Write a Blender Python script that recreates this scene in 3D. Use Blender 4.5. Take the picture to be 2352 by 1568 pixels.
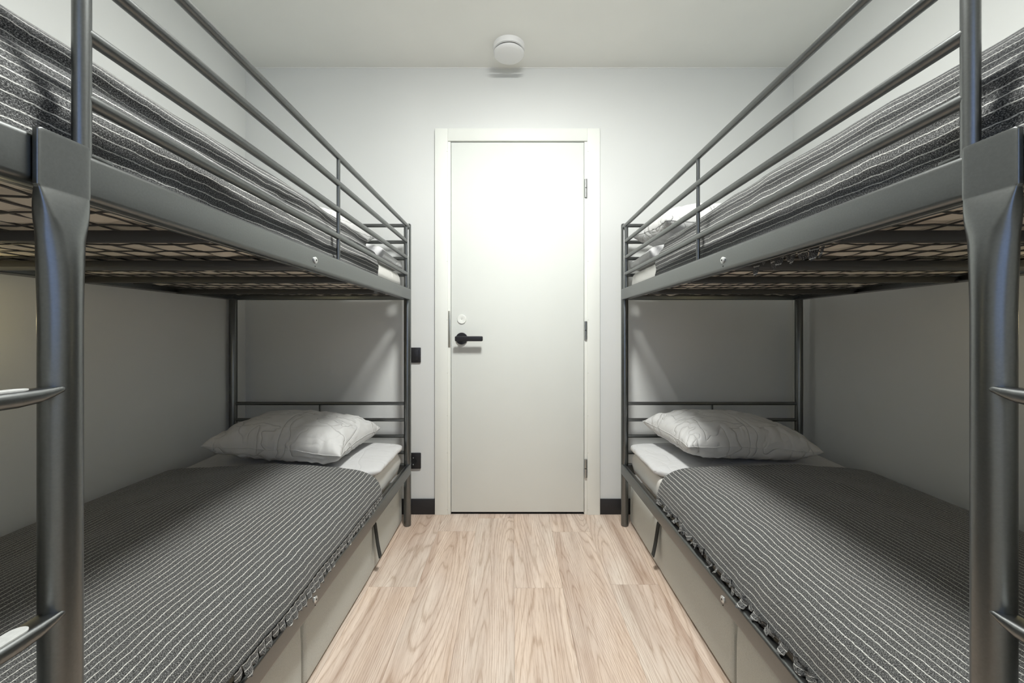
import bpy, bmesh, math, random
from mathutils import Vector, Matrix, noise as mnoise
random.seed(7)
for _o in list(bpy.data.objects):
    bpy.data.objects.remove(_o, do_unlink=True)
SC = bpy.context.scene
COL = SC.collection

# ------------------------------------------------------------------ camera
F_PX, VPX, VPY, CAMZ = 926.0, 1178.0, 761.0, 1.035
cam_d = bpy.data.cameras.new('camera')
cam = bpy.data.objects.new('camera', cam_d); COL.objects.link(cam)
cam.location = (0, 0, CAMZ); cam.rotation_euler = (math.pi / 2, 0, 0)
cam_d.sensor_fit = 'HORIZONTAL'; cam_d.sensor_width = 36.0
cam_d.lens = 36.0 * F_PX / 2352.0
cam_d.shift_x = (1176.0 - VPX) / 2352.0
cam_d.shift_y = (VPY - 784.0) / 2352.0
cam_d.clip_start = 0.02
SC.camera = cam

# ------------------------------------------------------------------ world, exposure
W = bpy.data.worlds.new('dusk_sky'); SC.world = W; W.use_nodes = True
bg = W.node_tree.nodes['Background']
bg.inputs['Color'].default_value = (0.36, 0.50, 0.85, 1)
bg.inputs['Strength'].default_value = 1.7
SC.view_settings.view_transform = 'Standard'
SC.view_settings.look = 'None'
SC.view_settings.gamma = 1.0
SC.view_settings.exposure = 0.1
SC.view_settings.use_curve_mapping = False
SC.cycles.use_denoising = True
SC.cycles.max_bounces = 7
SC.cycles.diffuse_bounces = 5
SC.cycles.glossy_bounces = 3
SC.cycles.transmission_bounces = 2
SC.cycles.transparent_max_bounces = 4
SC.cycles.caustics_reflective = False
SC.cycles.caustics_refractive = False
SC.cycles.use_adaptive_sampling = True
SC.cycles.adaptive_threshold = 0.07
SC.cycles.adaptive_min_samples = 16
SC.cycles.use_light_tree = False
LAMP_POS = (0.10, 0.94)          # ceiling lamp just above the frame
LAMP_STRENGTH = 188.0
LAMP_COL = (0.975, 0.985, 0.945)
READ_STRENGTH = 26.0
READ_COL = (1.0, 0.84, 0.46)

# ------------------------------------------------------------------ room numbers (metres)
YW = 2.292          # wall with the door
YB = -0.55          # wall with the window, behind the viewpoint
XL, XR = -1.520, 1.594
ZC = 2.533
FACE = {-1: 0.543, 1: 0.577}     # aisle face of the bed rails
YF, YN = 2.153, 0.113            # far and near bed legs
ZU0, ZU1 = 1.203, 1.262          # upper rails
ZL0, ZL1 = 0.274, 0.330          # lower rails


def V(*a):
    return Vector(a)


# ------------------------------------------------------------------ materials
def newmat(name):
    m = bpy.data.materials.new(name); m.use_nodes = True
    nt = m.node_tree
    return m, nt, nt.nodes['Principled BSDF']


def nd(nt, kind, **kw):
    n = nt.nodes.new(kind)
    for k, v in kw.items():
        if k in n.inputs.keys():
            n.inputs[k].default_value = v
        else:
            setattr(n, k, v)
    return n


def lk(nt, a, b):
    nt.links.new(a, b)


def ramp(nt, fac, stops):
    r = nt.nodes.new('ShaderNodeValToRGB')
    el = r.color_ramp.elements
    while len(el) < len(stops):
        el.new(0.5)
    for e, (p, c) in zip(el, stops):
        e.position = p
        e.color = (c[0], c[1], c[2], 1) if not isinstance(c, (int, float)) else (c, c, c, 1)
    lk(nt, fac, r.inputs['Fac'])
    return r


def math_n(nt, op, a, b=None, c=None):
    n = nt.nodes.new('ShaderNodeMath'); n.operation = op
    for i, x in enumerate((a, b, c)):
        if x is None:
            continue
        if isinstance(x, (int, float)):
            n.inputs[i].default_value = x
        else:
            lk(nt, x, n.inputs[i])
    return n.outputs[0]


def scaled(nt, vec, s):
    m = nt.nodes.new('ShaderNodeMapping')
    m.inputs['Scale'].default_value = s
    lk(nt, vec, m.inputs['Vector'])
    return m.outputs[0]


def bump(nt, b, height, strength, dist=0.001):
    n = nt.nodes.new('ShaderNodeBump')
    n.inputs['Strength'].default_value = strength
    n.inputs['Distance'].default_value = dist
    lk(nt, height, n.inputs['Height'])
    lk(nt, n.outputs[0], b.inputs['Normal'])


def plain(name, col, rough, metal=0.0, nscale=0.0, namp=0.06, spec=0.5, bscale=0.0, bstr=0.1):
    m, nt, b = newmat(name)
    b.inputs['Roughness'].default_value = rough
    b.inputs['Metallic'].default_value = metal
    b.inputs['Specular IOR Level'].default_value = spec
    tc = nt.nodes.new('ShaderNodeTexCoord')
    n = nd(nt, 'ShaderNodeTexNoise', Scale=nscale or 6.0, Detail=3.0)
    lk(nt, tc.outputs['Object'], n.inputs['Vector'])
    lo = [max(0, c * (1 - namp)) for c in col]; hi = [min(1, c * (1 + namp)) for c in col]
    r = ramp(nt, n.outputs['Fac'], [(0.3, lo), (0.7, hi)])
    lk(nt, r.outputs[0], b.inputs['Base Color'])
    if bscale:
        n2 = nd(nt, 'ShaderNodeTexNoise', Scale=bscale, Detail=2.0)
        lk(nt, tc.outputs['Object'], n2.inputs['Vector'])
        bump(nt, b, n2.outputs['Fac'], bstr, 0.0006)
    return m


def wall_mat(name, col, rough=0.5):
    """painted glass-fibre wallpaper: very fine horizontal and vertical weave"""
    m, nt, b = newmat(name)
    b.inputs['Roughness'].default_value = rough
    b.inputs['Specular IOR Level'].default_value = 0.35
    g = nt.nodes.new('ShaderNodeNewGeometry')
    n = nd(nt, 'ShaderNodeTexNoise', Scale=2.2, Detail=2.0)
    lk(nt, g.outputs['Position'], n.inputs['Vector'])
    r = ramp(nt, n.outputs['Fac'], [(0.3, [c * 0.985 for c in col]), (0.7, [min(1, c * 1.015) for c in col])])
    lk(nt, r.outputs[0], b.inputs['Base Color'])
    a = nd(nt, 'ShaderNodeTexNoise', Scale=1.0, Detail=0.0)
    lk(nt, scaled(nt, g.outputs['Position'], (700, 700, 60)), a.inputs['Vector'])
    c = nd(nt, 'ShaderNodeTexNoise', Scale=1.0, Detail=1.0)
    lk(nt, scaled(nt, g.outputs['Position'], (60, 60, 900)), c.inputs['Vector'])
    s = math_n(nt, 'ADD', a.outputs['Fac'], c.outputs['Fac'])
    bump(nt, b, s, 0.12, 0.0004)
    return m


def wood_mat(name):
    m, nt, b = newmat(name)
    b.inputs['Roughness'].default_value = 0.42
    b.inputs['Specular IOR Level'].default_value = 0.4
    g = nt.nodes.new('ShaderNodeNewGeometry')
    oi = nt.nodes.new('ShaderNodeObjectInfo')
    off = nt.nodes.new('ShaderNodeCombineXYZ')
    lk(nt, math_n(nt, 'MULTIPLY', oi.outputs['Random'], 37.0), off.inputs[0])
    lk(nt, math_n(nt, 'MULTIPLY', oi.outputs['Random'], 91.0), off.inputs[1])
    lk(nt, math_n(nt, 'MULTIPLY', oi.outputs['Random'], 53.0), off.inputs[2])
    add = nt.nodes.new('ShaderNodeVectorMath'); add.operation = 'ADD'
    lk(nt, g.outputs['Position'], add.inputs[0]); lk(nt, off.outputs[0], add.inputs[1])
    P = add.outputs[0]
    # contour lines of a stretched field: cathedral figure
    f1 = nd(nt, 'ShaderNodeTexNoise', Scale=1.0, Detail=1.5, Roughness=0.4, Distortion=0.25)
    lk(nt, scaled(nt, P, (4.6, 0.50, 1)), f1.inputs['Vector'])
    f1b = nd(nt, 'ShaderNodeTexNoise', Scale=1.0, Detail=3.0, Roughness=0.55)
    lk(nt, scaled(nt, P, (60, 7, 1)), f1b.inputs['Vector'])
    ph = math_n(nt, 'ADD', math_n(nt, 'MULTIPLY', f1.outputs['Fac'], 330.0), math_n(nt, 'MULTIPLY', f1b.outputs['Fac'], 4.0))
    ring = math_n(nt, 'SINE', ph)
    ringr = ramp(nt, math_n(nt, 'MULTIPLY_ADD', ring, 0.5, 0.5), [(0.0, 0.0), (0.6, 0.06), (0.90, 0.35), (1.0, 1.0)])
    # pores and fibres along the board
    f2 = nd(nt, 'ShaderNodeTexNoise', Scale=1.0, Detail=3.0, Roughness=0.65)
    lk(nt, scaled(nt, P, (330, 11, 1)), f2.inputs['Vector'])
    fib = ramp(nt, f2.outputs['Fac'], [(0.40, 0.0), (0.56, 0.30), (0.68, 1.0)])
    # broad tone drifts
    f3 = nd(nt, 'ShaderNodeTexNoise', Scale=1.0, Detail=2.5, Roughness=0.55)
    lk(nt, scaled(nt, P, (17, 0.8, 1)), f3.inputs['Vector'])
    tone = ramp(nt, f3.outputs['Fac'], [(0.30, 0.0), (0.52, 0.40), (0.70, 1.0)])
    f4 = nd(nt, 'ShaderNodeTexNoise', Scale=1.0, Detail=2.0)
    lk(nt, scaled(nt, P, (4.0, 1.7, 1)), f4.inputs['Vector'])
    hue = ramp(nt, f4.outputs['Fac'], [(0.35, (0.755, 0.620, 0.515)), (0.5, (0.755, 0.635, 0.545)), (0.68, (0.785, 0.695, 0.610))])
    mix1 = nd(nt, 'ShaderNodeMixRGB', blend_type='MULTIPLY')
    lk(nt, math_n(nt, 'MULTIPLY', tone.outputs[0], 0.85), mix1.inputs[0])
    lk(nt, hue.outputs[0], mix1.inputs[1]); mix1.inputs[2].default_value = (0.60, 0.52, 0.48, 1)
    mix2 = nd(nt, 'ShaderNodeMixRGB', blend_type='MULTIPLY')
    lk(nt, math_n(nt, 'MULTIPLY', ringr.outputs[0], 0.50), mix2.inputs[0])
    lk(nt, mix1.outputs[0], mix2.inputs[1]); mix2.inputs[2].default_value = (0.55, 0.45, 0.37, 1)
    mix3 = nd(nt, 'ShaderNodeMixRGB', blend_type='MULTIPLY')
    lk(nt, math_n(nt, 'MULTIPLY', fib.outputs[0], 0.62), mix3.inputs[0])
    lk(nt, mix2.outputs[0], mix3.inputs[1]); mix3.inputs[2].default_value = (0.56, 0.46, 0.39, 1)
    hsv = nt.nodes.new('ShaderNodeHueSaturation')
    lk(nt, math_n(nt, 'MULTIPLY_ADD', oi.outputs['Random'], 0.07, 1.01), hsv.inputs['Value'])
    lk(nt, mix3.outputs[0], hsv.inputs['Color'])
    lk(nt, hsv.outputs[0], b.inputs['Base Color'])
    bump(nt, b, f2.outputs['Fac'], 0.10, 0.0005)
    return m


def blanket_mat(name, period=0.0148):
    """charcoal melange wool with thin white woven stripes; UV is in metres (x across, y along)"""
    m, nt, b = newmat(name)
    b.inputs['Roughness'].default_value = 0.95
    b.inputs['Specular IOR Level'].default_value = 0.1
    uvn = nt.nodes.new('ShaderNodeUVMap'); uvn.uv_map = 'UVMap'
    uv = uvn.outputs[0]
    sx = nt.nodes.new('ShaderNodeSeparateXYZ'); lk(nt, uv, sx.inputs[0])
    wob = nd(nt, 'ShaderNodeTexNoise', Scale=1.0, Detail=2.0, Roughness=0.6)
    lk(nt, scaled(nt, uv, (14, 22, 1)), wob.inputs['Vector'])
    wob2 = nd(nt, 'ShaderNodeTexNoise', Scale=1.0, Detail=1.0)
    lk(nt, scaled(nt, uv, (160, 120, 1)), wob2.inputs['Vector'])
    u2 = math_n(nt, 'ADD', sx.outputs[0], math_n(nt, 'MULTIPLY_ADD', wob.outputs['Fac'], 0.007, -0.0035))
    u2 = math_n(nt, 'ADD', u2, math_n(nt, 'MULTIPLY_ADD', wob2.outputs['Fac'], 0.0016, -0.0008))
    fr = math_n(nt, 'FRACT', math_n(nt, 'DIVIDE', u2, period))
    dd = math_n(nt, 'ABSOLUTE', math_n(nt, 'SUBTRACT', fr, 0.5))
    line = ramp(nt, dd, [(0.040, 1.0), (0.078, 0.0)])
    # broken threads
    brk = nd(nt, 'ShaderNodeTexNoise', Scale=1.0, Detail=2.0)
    lk(nt, scaled(nt, uv, (300, 260, 1)), brk.inputs['Vector'])
    brr = ramp(nt, brk.outputs['Fac'], [(0.30, 0.35), (0.55, 1.0)])
    lm = math_n(nt, 'MULTIPLY', line.outputs[0], brr.outputs[0])
    # melange speckle, streaked along the threads
    sp = nd(nt, 'ShaderNodeTexNoise', Scale=1.0, Detail=1.5, Roughness=0.7)
    lk(nt, scaled(nt, uv, (760, 420, 1)), sp.inputs['Vector'])
    base = ramp(nt, sp.outputs['Fac'], [(0.34, (0.016, 0.016, 0.017)), (0.49, (0.060, 0.061, 0.061)), (0.60, (0.19, 0.192, 0.188)), (0.68, (0.32, 0.32, 0.312))])
    mx = nd(nt, 'ShaderNodeMixRGB')
    lk(nt, lm, mx.inputs[0]); lk(nt, base.outputs[0], mx.inputs[1]); mx.inputs[2].default_value = (0.66, 0.655, 0.62, 1)
    lk(nt, mx.outputs[0], b.inputs['Base Color'])
    h = math_n(nt, 'ADD', sp.outputs['Fac'], math_n(nt, 'MULTIPLY', lm, 0.8))
    bump(nt, b, h, 0.5, 0.0012)
    b.inputs['Sheen Weight'].default_value = 0.15
    return m


def cloth_mat(name, col, rough=0.85, wscale=900, bstr=0.15, fold=0.0, crease=0.0):
    m, nt, b = newmat(name)
    b.inputs['Roughness'].default_value = rough
    b.inputs['Specular IOR Level'].default_value = 0.2
    tc = nt.nodes.new('ShaderNodeTexCoord')
    n = nd(nt, 'ShaderNodeTexNoise', Scale=3.0, Detail=3.0)
    lk(nt, tc.outputs['Object'], n.inputs['Vector'])
    r = ramp(nt, n.outputs['Fac'], [(0.3, [c * 0.96 for c in col]), (0.7, [min(1, c * 1.03) for c in col])])
    lk(nt, r.outputs[0], b.inputs['Base Color'])
    n2 = nd(nt, 'ShaderNodeTexNoise', Scale=wscale, Detail=1.0)
    lk(nt, tc.outputs['Object'], n2.inputs['Vector'])
    h = n2.outputs['Fac']
    if fold:
        n3 = nd(nt, 'ShaderNodeTexNoise', Scale=9.0, Detail=3.0, Distortion=1.2)
        lk(nt, tc.outputs['Object'], n3.inputs['Vector'])
        h = math_n(nt, 'ADD', h, math_n(nt, 'MULTIPLY', n3.outputs['Fac'], fold))
    bump(nt, b, h, bstr, 0.0008)
    if crease:
        # sharp ironing and pull creases: thin valleys of a stretched field
        acc = None
        for sc_, rot in (((7, 3.0, 5), 0.5), ((4.0, 11, 6), -0.6)):
            mp = nt.nodes.new('ShaderNodeMapping')
            mp.inputs['Scale'].default_value = sc_; mp.inputs['Rotation'].default_value = (0, 0, rot)
            lk(nt, tc.outputs['Object'], mp.inputs['Vector'])
            q = nd(nt, 'ShaderNodeTexNoise', Scale=1.0, Detail=2.0, Roughness=0.5, Distortion=0.8)
            lk(nt, mp.outputs[0], q.inputs['Vector'])
            v = math_n(nt, 'ABSOLUTE', math_n(nt, 'SUBTRACT', q.outputs['Fac'], 0.5))
            rr = ramp(nt, v, [(0.0, 0.0), (0.012, 0.55), (0.06, 1.0)])
            acc = rr.outputs[0] if acc is None else math_n(nt, 'ADD', acc, rr.outputs[0])
        b1 = [l.from_node for l in nt.links if l.to_socket == b.inputs['Normal']][0]
        b2 = nt.nodes.new('ShaderNodeBump')
        b2.inputs['Strength'].default_value = crease; b2.inputs['Distance'].default_value = 0.004
        lk(nt, acc, b2.inputs['Height']); lk(nt, b1.outputs[0], b2.inputs['Normal'])
        lk(nt, b2.outputs[0], b.inputs['Normal'])
    return m


def box_fabric_mat(name):
    m, nt, b = newmat(name)
    b.inputs['Roughness'].default_value = 0.9
    b.inputs['Specular IOR Level'].default_value = 0.15
    g = nt.nodes.new('ShaderNodeNewGeometry')
    w1 = nd(nt, 'ShaderNodeTexWave', Scale=1.0, wave_type='BANDS', bands_direction='Y')
    w1.inputs['Distortion'].default_value = 0.4
    lk(nt, scaled(nt, g.outputs['Position'], (1, 140, 1)), w1.inputs['Vector'])
    w2 = nd(nt, 'ShaderNodeTexWave', Scale=1.0, wave_type='BANDS', bands_direction='Z')
    lk(nt, scaled(nt, g.outputs['Position'], (1, 1, 140)), w2.inputs['Vector'])
    s = math_n(nt, 'MULTIPLY', w1.outputs['Fac'], w2.outputs['Fac'])
    n = nd(nt, 'ShaderNodeTexNoise', Scale=420.0, Detail=1.0)
    lk(nt, g.outputs['Position'], n.inputs['Vector'])
    h = math_n(nt, 'ADD', s, n.outputs['Fac'])
    r = ramp(nt, h, [(0.3, (0.49, 0.505, 0.48)), (0.95, (0.66, 0.68, 0.645))])
    lk(nt, r.outputs[0], b.inputs['Base Color'])
    bump(nt, b, h, 0.35, 0.0008)
    return m


def emit_mat(name, col, strength):
    m, nt, b = newmat(name)
    b.inputs['Base Color'].default_value = (0.8, 0.8, 0.8, 1)
    b.inputs['Emission Color'].default_value = (*col, 1)
    b.inputs['Emission Strength'].default_value = strength
    return m


def glass_mat(name):
    m, nt, b = newmat(name)
    out = nt.nodes['Material Output']
    t = nt.nodes.new('ShaderNodeBsdfTransparent'); gl = nt.nodes.new('ShaderNodeBsdfGlossy')
    gl.inputs['Roughness'].default_value = 0.02
    lw = nt.nodes.new('ShaderNodeFresnel'); lw.inputs[0].default_value = 1.45
    mx = nt.nodes.new('ShaderNodeMixShader')
    lk(nt, lw.outputs[0], mx.inputs[0]); lk(nt, t.outputs[0], mx.inputs[1]); lk(nt, gl.outputs[0], mx.inputs[2])
    lk(nt, mx.outputs[0], out.inputs['Surface'])
    return m


M = {
    'wall': wall_mat('wall_paint', (0.715, 0.725, 0.71)),
    'ceil': plain('ceiling_paint', (0.87, 0.87, 0.825), 0.75, namp=0.01, bscale=300, bstr=0.05),
    'caulk': plain('caulk_white', (0.86, 0.86, 0.84), 0.5, namp=0.01),
    'door': plain('door_lacquer', (0.75, 0.77, 0.735), 0.17, namp=0.008, spec=0.06),
    'frame': plain('door_frame_lacquer', (0.82, 0.835, 0.79), 0.35, namp=0.008, spec=0.15),
    'metal': plain('grey_powder_coat', (0.180, 0.187, 0.186), 0.32, metal=1.0, nscale=300, namp=0.05, bscale=900, bstr=0.02),
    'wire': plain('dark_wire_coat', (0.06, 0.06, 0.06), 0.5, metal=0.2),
    'steel': plain('bright_zinc', (0.62, 0.63, 0.62), 0.3, metal=0.5),
    'hinge': plain('brushed_steel', (0.42, 0.43, 0.43), 0.28, metal=1.0),
    'strike': plain('strike_steel', (0.42, 0.42, 0.37), 0.35, metal=0.8),
    'black': plain('black_plastic', (0.012, 0.012, 0.014), 0.42),
    'base': plain('black_baseboard', (0.014, 0.014, 0.016), 0.45),
    'hole': plain('dark_recess', (0.01, 0.01, 0.01), 0.9),
    'pad': plain('grey_tread_pad', (0.50, 0.51, 0.50), 0.7, nscale=200, namp=0.08),
    'white_plastic': plain('white_plastic', (0.80, 0.80, 0.79), 0.4, namp=0.01),
    'wood': wood_mat('pale_oak_laminate'),
    'sub': plain('floor_underlay', (0.10, 0.08, 0.06), 0.9),
    'blanket': blanket_mat('striped_wool'),
    'sheet': cloth_mat('white_sheet', (0.80, 0.79, 0.755), fold=0.0),
    'ticking': cloth_mat('beige_mattress_cover', (0.66, 0.61, 0.53), fold=2.0, bstr=0.25),
    'pillow': cloth_mat('grey_white_percale', (0.60, 0.597, 0.59), fold=2.0, bstr=0.25, crease=0.9),
    'duvet': cloth_mat('grey_white_duvet', (0.60, 0.598, 0.60), fold=2.5, bstr=0.3, crease=0.45),
    'boxfab': box_fabric_mat('box_fabric'),
    'strap': cloth_mat('dark_strap', (0.045, 0.047, 0.045), wscale=600),
    'lamp': emit_mat('lamp_diffuser', LAMP_COL, LAMP_STRENGTH),
    'read': emit_mat('reading_globe', READ_COL, READ_STRENGTH),
    'glass': glass_mat('window_glass'),
}

# ------------------------------------------------------------------ builders
def obj(name, verts, faces, mat, parent=None, uvs=None, smooth=True, angle=38, mats=None, midx=None):
    loc = parent_loc(parent)
    me = bpy.data.meshes.new(name)
    me.from_pydata([(v[0] - loc[0], v[1] - loc[1], v[2] - loc[2]) for v in verts], [], faces)
    me.update()
    if uvs is not None:
        uvl = me.uv_layers.new(name='UVMap')
        for lp in me.loops:
            uvl.data[lp.index].uv = uvs[lp.vertex_index]
    for mm in (mats or [mat]):
        me.materials.append(M[mm])
    if midx:
        for p, k in zip(me.polygons, midx):
            p.material_index = k
    if smooth:
        me.polygons.foreach_set('use_smooth', [True] * len(me.polygons))
        if angle:
            me.set_sharp_from_angle(angle=math.radians(angle))
    o = bpy.data.objects.new(name, me); COL.objects.link(o)
    if parent is not None:
        o.parent = parent
    return o


def parent_loc(p):
    l = Vector((0, 0, 0))
    while p is not None:
        l += p.location; p = p.parent
    return l


def fix_normals(o):
    bm = bmesh.new(); bm.from_mesh(o.data)
    bmesh.ops.recalc_face_normals(bm, faces=bm.faces)
    bm.to_mesh(o.data); bm.free()
    return o


def empty(name, loc):
    o = bpy.data.objects.new(name, None); COL.objects.link(o)
    o.location = loc; o.empty_display_size = 0.1
    return o


def tag(o, label, cat, group=None):
    o['label'] = label; o['category'] = cat
    if group:
        o['group'] = group
    return o


def struct(o, label=None):
    o['kind'] = 'structure'
    if label:
        o['label'] = label
    return o


def bevel_box(name, lo, hi, mat, parent=None, r=0.0, seg=2):
    lo = Vector([min(a, b) for a, b in zip(lo, hi)]); hi2 = Vector([max(a, b) for a, b in zip(lo, hi)])
    hi = hi2
    bm = bmesh.new()
    bmesh.ops.create_cube(bm, size=1.0)
    c = (lo + hi) / 2; s = hi - lo
    for v in bm.verts:
        v.co = Vector((v.co.x * s.x + c.x, v.co.y * s.y + c.y, v.co.z * s.z + c.z))
    if r > 0:
        r = min(r, 0.49 * min(s))
        bmesh.ops.bevel(bm, geom=bm.edges[:], offset=r, segments=seg, affect='EDGES', profile=0.5)
    bm.verts.index_update()
    vs = [v.co.copy() for v in bm.verts]; fs = [[v.index for v in f.verts] for f in bm.faces]
    bm.free()
    return obj(name, vs, fs, mat, parent, smooth=r > 0)


def bb(name, x0, x1, y0, y1, z0, z1, mat, parent=None, r=0.0, seg=2):
    lo = (min(x0, x1), min(y0, y1), min(z0, z1)); hi = (max(x0, x1), max(y0, y1), max(z0, z1))
    return bevel_box(name, lo, hi, mat, parent, r, seg)


def tube(name, pts, r, mat, parent=None, seg=14, sy=1.0):
    pts = [Vector(p) for p in pts]
    n = len(pts); vs = []; fs = []
    prev = None
    for i, p in enumerate(pts):
        t = (pts[min(i + 1, n - 1)] - pts[max(i - 1, 0)]).normalized()
        if prev is None:
            a = Vector((0, 0, 1)) if abs(t.z) < 0.9 else Vector((1, 0, 0))
            u = t.cross(a).normalized()
        else:
            u = (prev - t * prev.dot(t)).normalized()
        prev = u; w = t.cross(u)
        rr = r[i] if isinstance(r, (list, tuple)) else r
        for k in range(seg):
            an = 2 * math.pi * k / seg
            vs.append(p + u * math.cos(an) * rr + w * math.sin(an) * rr * sy)
    for i in range(n - 1):
        for k in range(seg):
            k2 = (k + 1) % seg
            fs.append([i * seg + k, i * seg + k2, (i + 1) * seg + k2, (i + 1) * seg + k])
    fs.append(list(range(seg))[::-1]); fs.append([(n - 1) * seg + k for k in range(seg)])
    return fix_normals(obj(name, vs, fs, mat, parent))


def loft(name, rings, mat, parent=None, cap=True, angle=38, uvs=None):
    seg = len(rings[0]); vs = [v for r in rings for v in r]; fs = []
    for i in range(len(rings) - 1):
        for k in range(seg):
            k2 = (k + 1) % seg
            fs.append([i * seg + k, i * seg + k2, (i + 1) * seg + k2, (i + 1) * seg + k])
    if cap:
        fs.append(list(range(seg))[::-1]); fs.append([(len(rings) - 1) * seg + k for k in range(seg)])
    return fix_normals(obj(name, vs, fs, mat, parent, angle=angle))


def rrect(hx, hy, r, n=4):
    """rounded rectangle outline, counter-clockwise"""
    out = []
    for cx, cy, a0 in ((hx - r, hy - r, 0), (-hx + r, hy - r, 90), (-hx + r, -hy + r, 180), (hx - r, -hy + r, 270)):
        for k in range(n + 1):
            a = math.radians(a0 + 90 * k / n)
            out.append((cx + r * math.cos(a), cy + r * math.sin(a)))
    return out


def lathe(name, profile, origin, axis, mat, parent=None, seg=40):
    """profile: list of (radius, height along axis)"""
    ax = Vector(axis).normalized()
    a = Vector((0, 0, 1)) if abs(ax.z) < 0.9 else Vector((1, 0, 0))
    u = ax.cross(a).normalized(); w = ax.cross(u)
    rings = []
    for r, h in profile:
        rings.append([Vector(origin) + ax * h + (u * math.cos(2 * math.pi * k / seg) + w * math.sin(2 * math.pi * k / seg)) * max(r, 1e-5) for k in range(seg)])
    return loft(name, rings, mat, parent)


def nz(x, y, z=0.0):
    return mnoise.noise(Vector((x, y, z)))


def sstep(t):
    t = max(0.0, min(1.0, t)); return t * t * (3 - 2 * t)


def crom(P, t):
    """Catmull-Rom through control points P (2-tuples), t in 0..1"""
    n = len(P) - 1; f = t * n; i = min(int(f), n - 1); f -= i
    p0 = P[max(i - 1, 0)]; p1 = P[i]; p2 = P[i + 1]; p3 = P[min(i + 2, n)]
    return tuple(0.5 * ((2 * b) + (-a + c) * f + (2 * a - 5 * b + 4 * c - d) * f * f + (-a + 3 * b - 3 * c + d) * f ** 3)
                 for a, b, c, d in zip(p0, p1, p2, p3))


def sample_curve(P, n):
    """resample control polygon evenly by arc length"""
    fine = [crom(P, k / 400) for k in range(401)]
    acc = [0.0]
    for a, b in zip(fine, fine[1:]):
        acc.append(acc[-1] + math.hypot(a[0] - b[0], a[1] - b[1]))
    out = []; j = 0
    for k in range(n + 1):
        s = acc[-1] * k / n
        while j < 399 and acc[j + 1] < s:
            j += 1
        d = acc[j + 1] - acc[j]; f = (s - acc[j]) / d if d > 0 else 0
        out.append((fine[j][0] + (fine[j + 1][0] - fine[j][0]) * f, fine[j][1] + (fine[j + 1][1] - fine[j][1]) * f))
    return out, acc[-1]


# ================================================================== setting
# floor: slab with every laminate board on it
floor = bb('floor', XL - 0.1, XR + 0.1, YB - 0.1, YW + 0.1, -0.06, -0.0085, 'sub')
struct(floor, 'pale oak laminate floor boards running toward the door')
PW = 0.197; seams = []
x = 0.005
while x > XL: x -= PW
k0 = x
joint = {-0.587: 1.635, -0.389: 2.09, -0.192: 0.95, 0.005: 1.628, 0.202: 2.083, 0.399: 1.65}
col_i = 0; x = k0
while x < XR:
    key = min(joint, key=lambda k: abs(k - x))
    j = joint[key] if abs(key - x) < 0.02 else 0.5 + ((col_i * 0.47) % 1.2)
    LB = 1.285
    ys = [j + LB * q for q in range(-4, 5)]
    for a, b in zip(ys, ys[1:]):
        a2, b2 = max(a, YB), min(b, YW - 0.002)
        x0, x1 = max(x, XL), min(x + PW, XR)
        if b2 - a2 < 0.02 or x1 - x0 < 0.01:
            continue
        g = 0.00022
        z = random.uniform(-0.0002, 0.0)
        bevel_box('plank', (x0 + g, a2 + g, -0.0084), (x1 - g, b2 - g, z), 'wood', floor, r=0.0003, seg=1)
    x += PW; col_i += 1

ceil = struct(bb('ceiling', XL - 0.1, XR + 0.1, YB - 0.1, YW + 0.1, ZC, ZC + 0.08, 'ceil'), 'off-white painted ceiling')
struct(bb('wall_left', XL - 0.1, XL, YB - 0.1, YW + 0.1, 0, ZC, 'wall'), 'pale grey side wall behind the bunk near the light switch')
struct(bb('wall_right', XR, XR + 0.1, YB - 0.1, YW + 0.1, 0, ZC, 'wall'), 'pale grey side wall behind the bunk on the hinge side')
# door wall with a true opening
DX0, DX1, DZ1 = -0.378, 0.430, 2.135
wf = struct(empty('wall_far', (0, YW, 0)), 'pale grey end wall holding the white door')
bb('wall_panel', XL, DX0, YW, YW + 0.1, 0, ZC, 'wall', wf)
bb('wall_panel', DX1, XR, YW, YW + 0.1, 0, ZC, 'wall', wf)
bb('wall_panel', DX0, DX1, YW, YW + 0.1, DZ1, ZC, 'wall', wf)
# window wall behind the viewpoint
wb = struct(empty('wall_back', (0, YB, 0)), 'pale grey wall with a window opposite the door')
wx0, wx1, wz0, wz1 = -0.55, 0.60, 0.95, 2.15
bb('wall_panel', XL, wx0, YB - 0.1, YB, 0, ZC, 'wall', wb)
bb('wall_panel', wx1, XR, YB - 0.1, YB, 0, ZC, 'wall', wb)
bb('wall_panel', wx0, wx1, YB - 0.1, YB, 0, wz0, 'wall', wb)
bb('wall_panel', wx0, wx1, YB - 0.1, YB, wz1, ZC, 'wall', wb)
win = struct(empty('window_1', ((wx0 + wx1) / 2, YB, wz0)), 'white framed window with evening sky outside')
fw = 0.05
for a in ((wx0, wx0 + fw, wz0, wz1), (wx1 - fw, wx1, wz0, wz1), (wx0 + fw, wx1 - fw, wz0, wz0 + fw), (wx0 + fw, wx1 - fw, wz1 - fw, wz1)):
    bb('window_frame', a[0], a[1], YB - 0.08, YB - 0.02, a[2], a[3], 'frame', win, r=0.004)
bb('mullion', 0.0, 0.045, YB - 0.075, YB - 0.025, wz0 + fw, wz1 - fw, 'frame', win, r=0.004)
bb('pane', wx0 + fw, 0.0, YB - 0.052, YB - 0.048, wz0 + fw, wz1 - fw, 'glass', win)
bb('pane', 0.045, wx1 - fw, YB - 0.052, YB - 0.048, wz0 + fw, wz1 - fw, 'glass', win)
bb('window_sill', wx0 - 0.02, wx1 + 0.02, YB - 0.02, YB + 0.05, wz0 - 0.02, wz0, 'frame', win, r=0.005)

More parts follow.
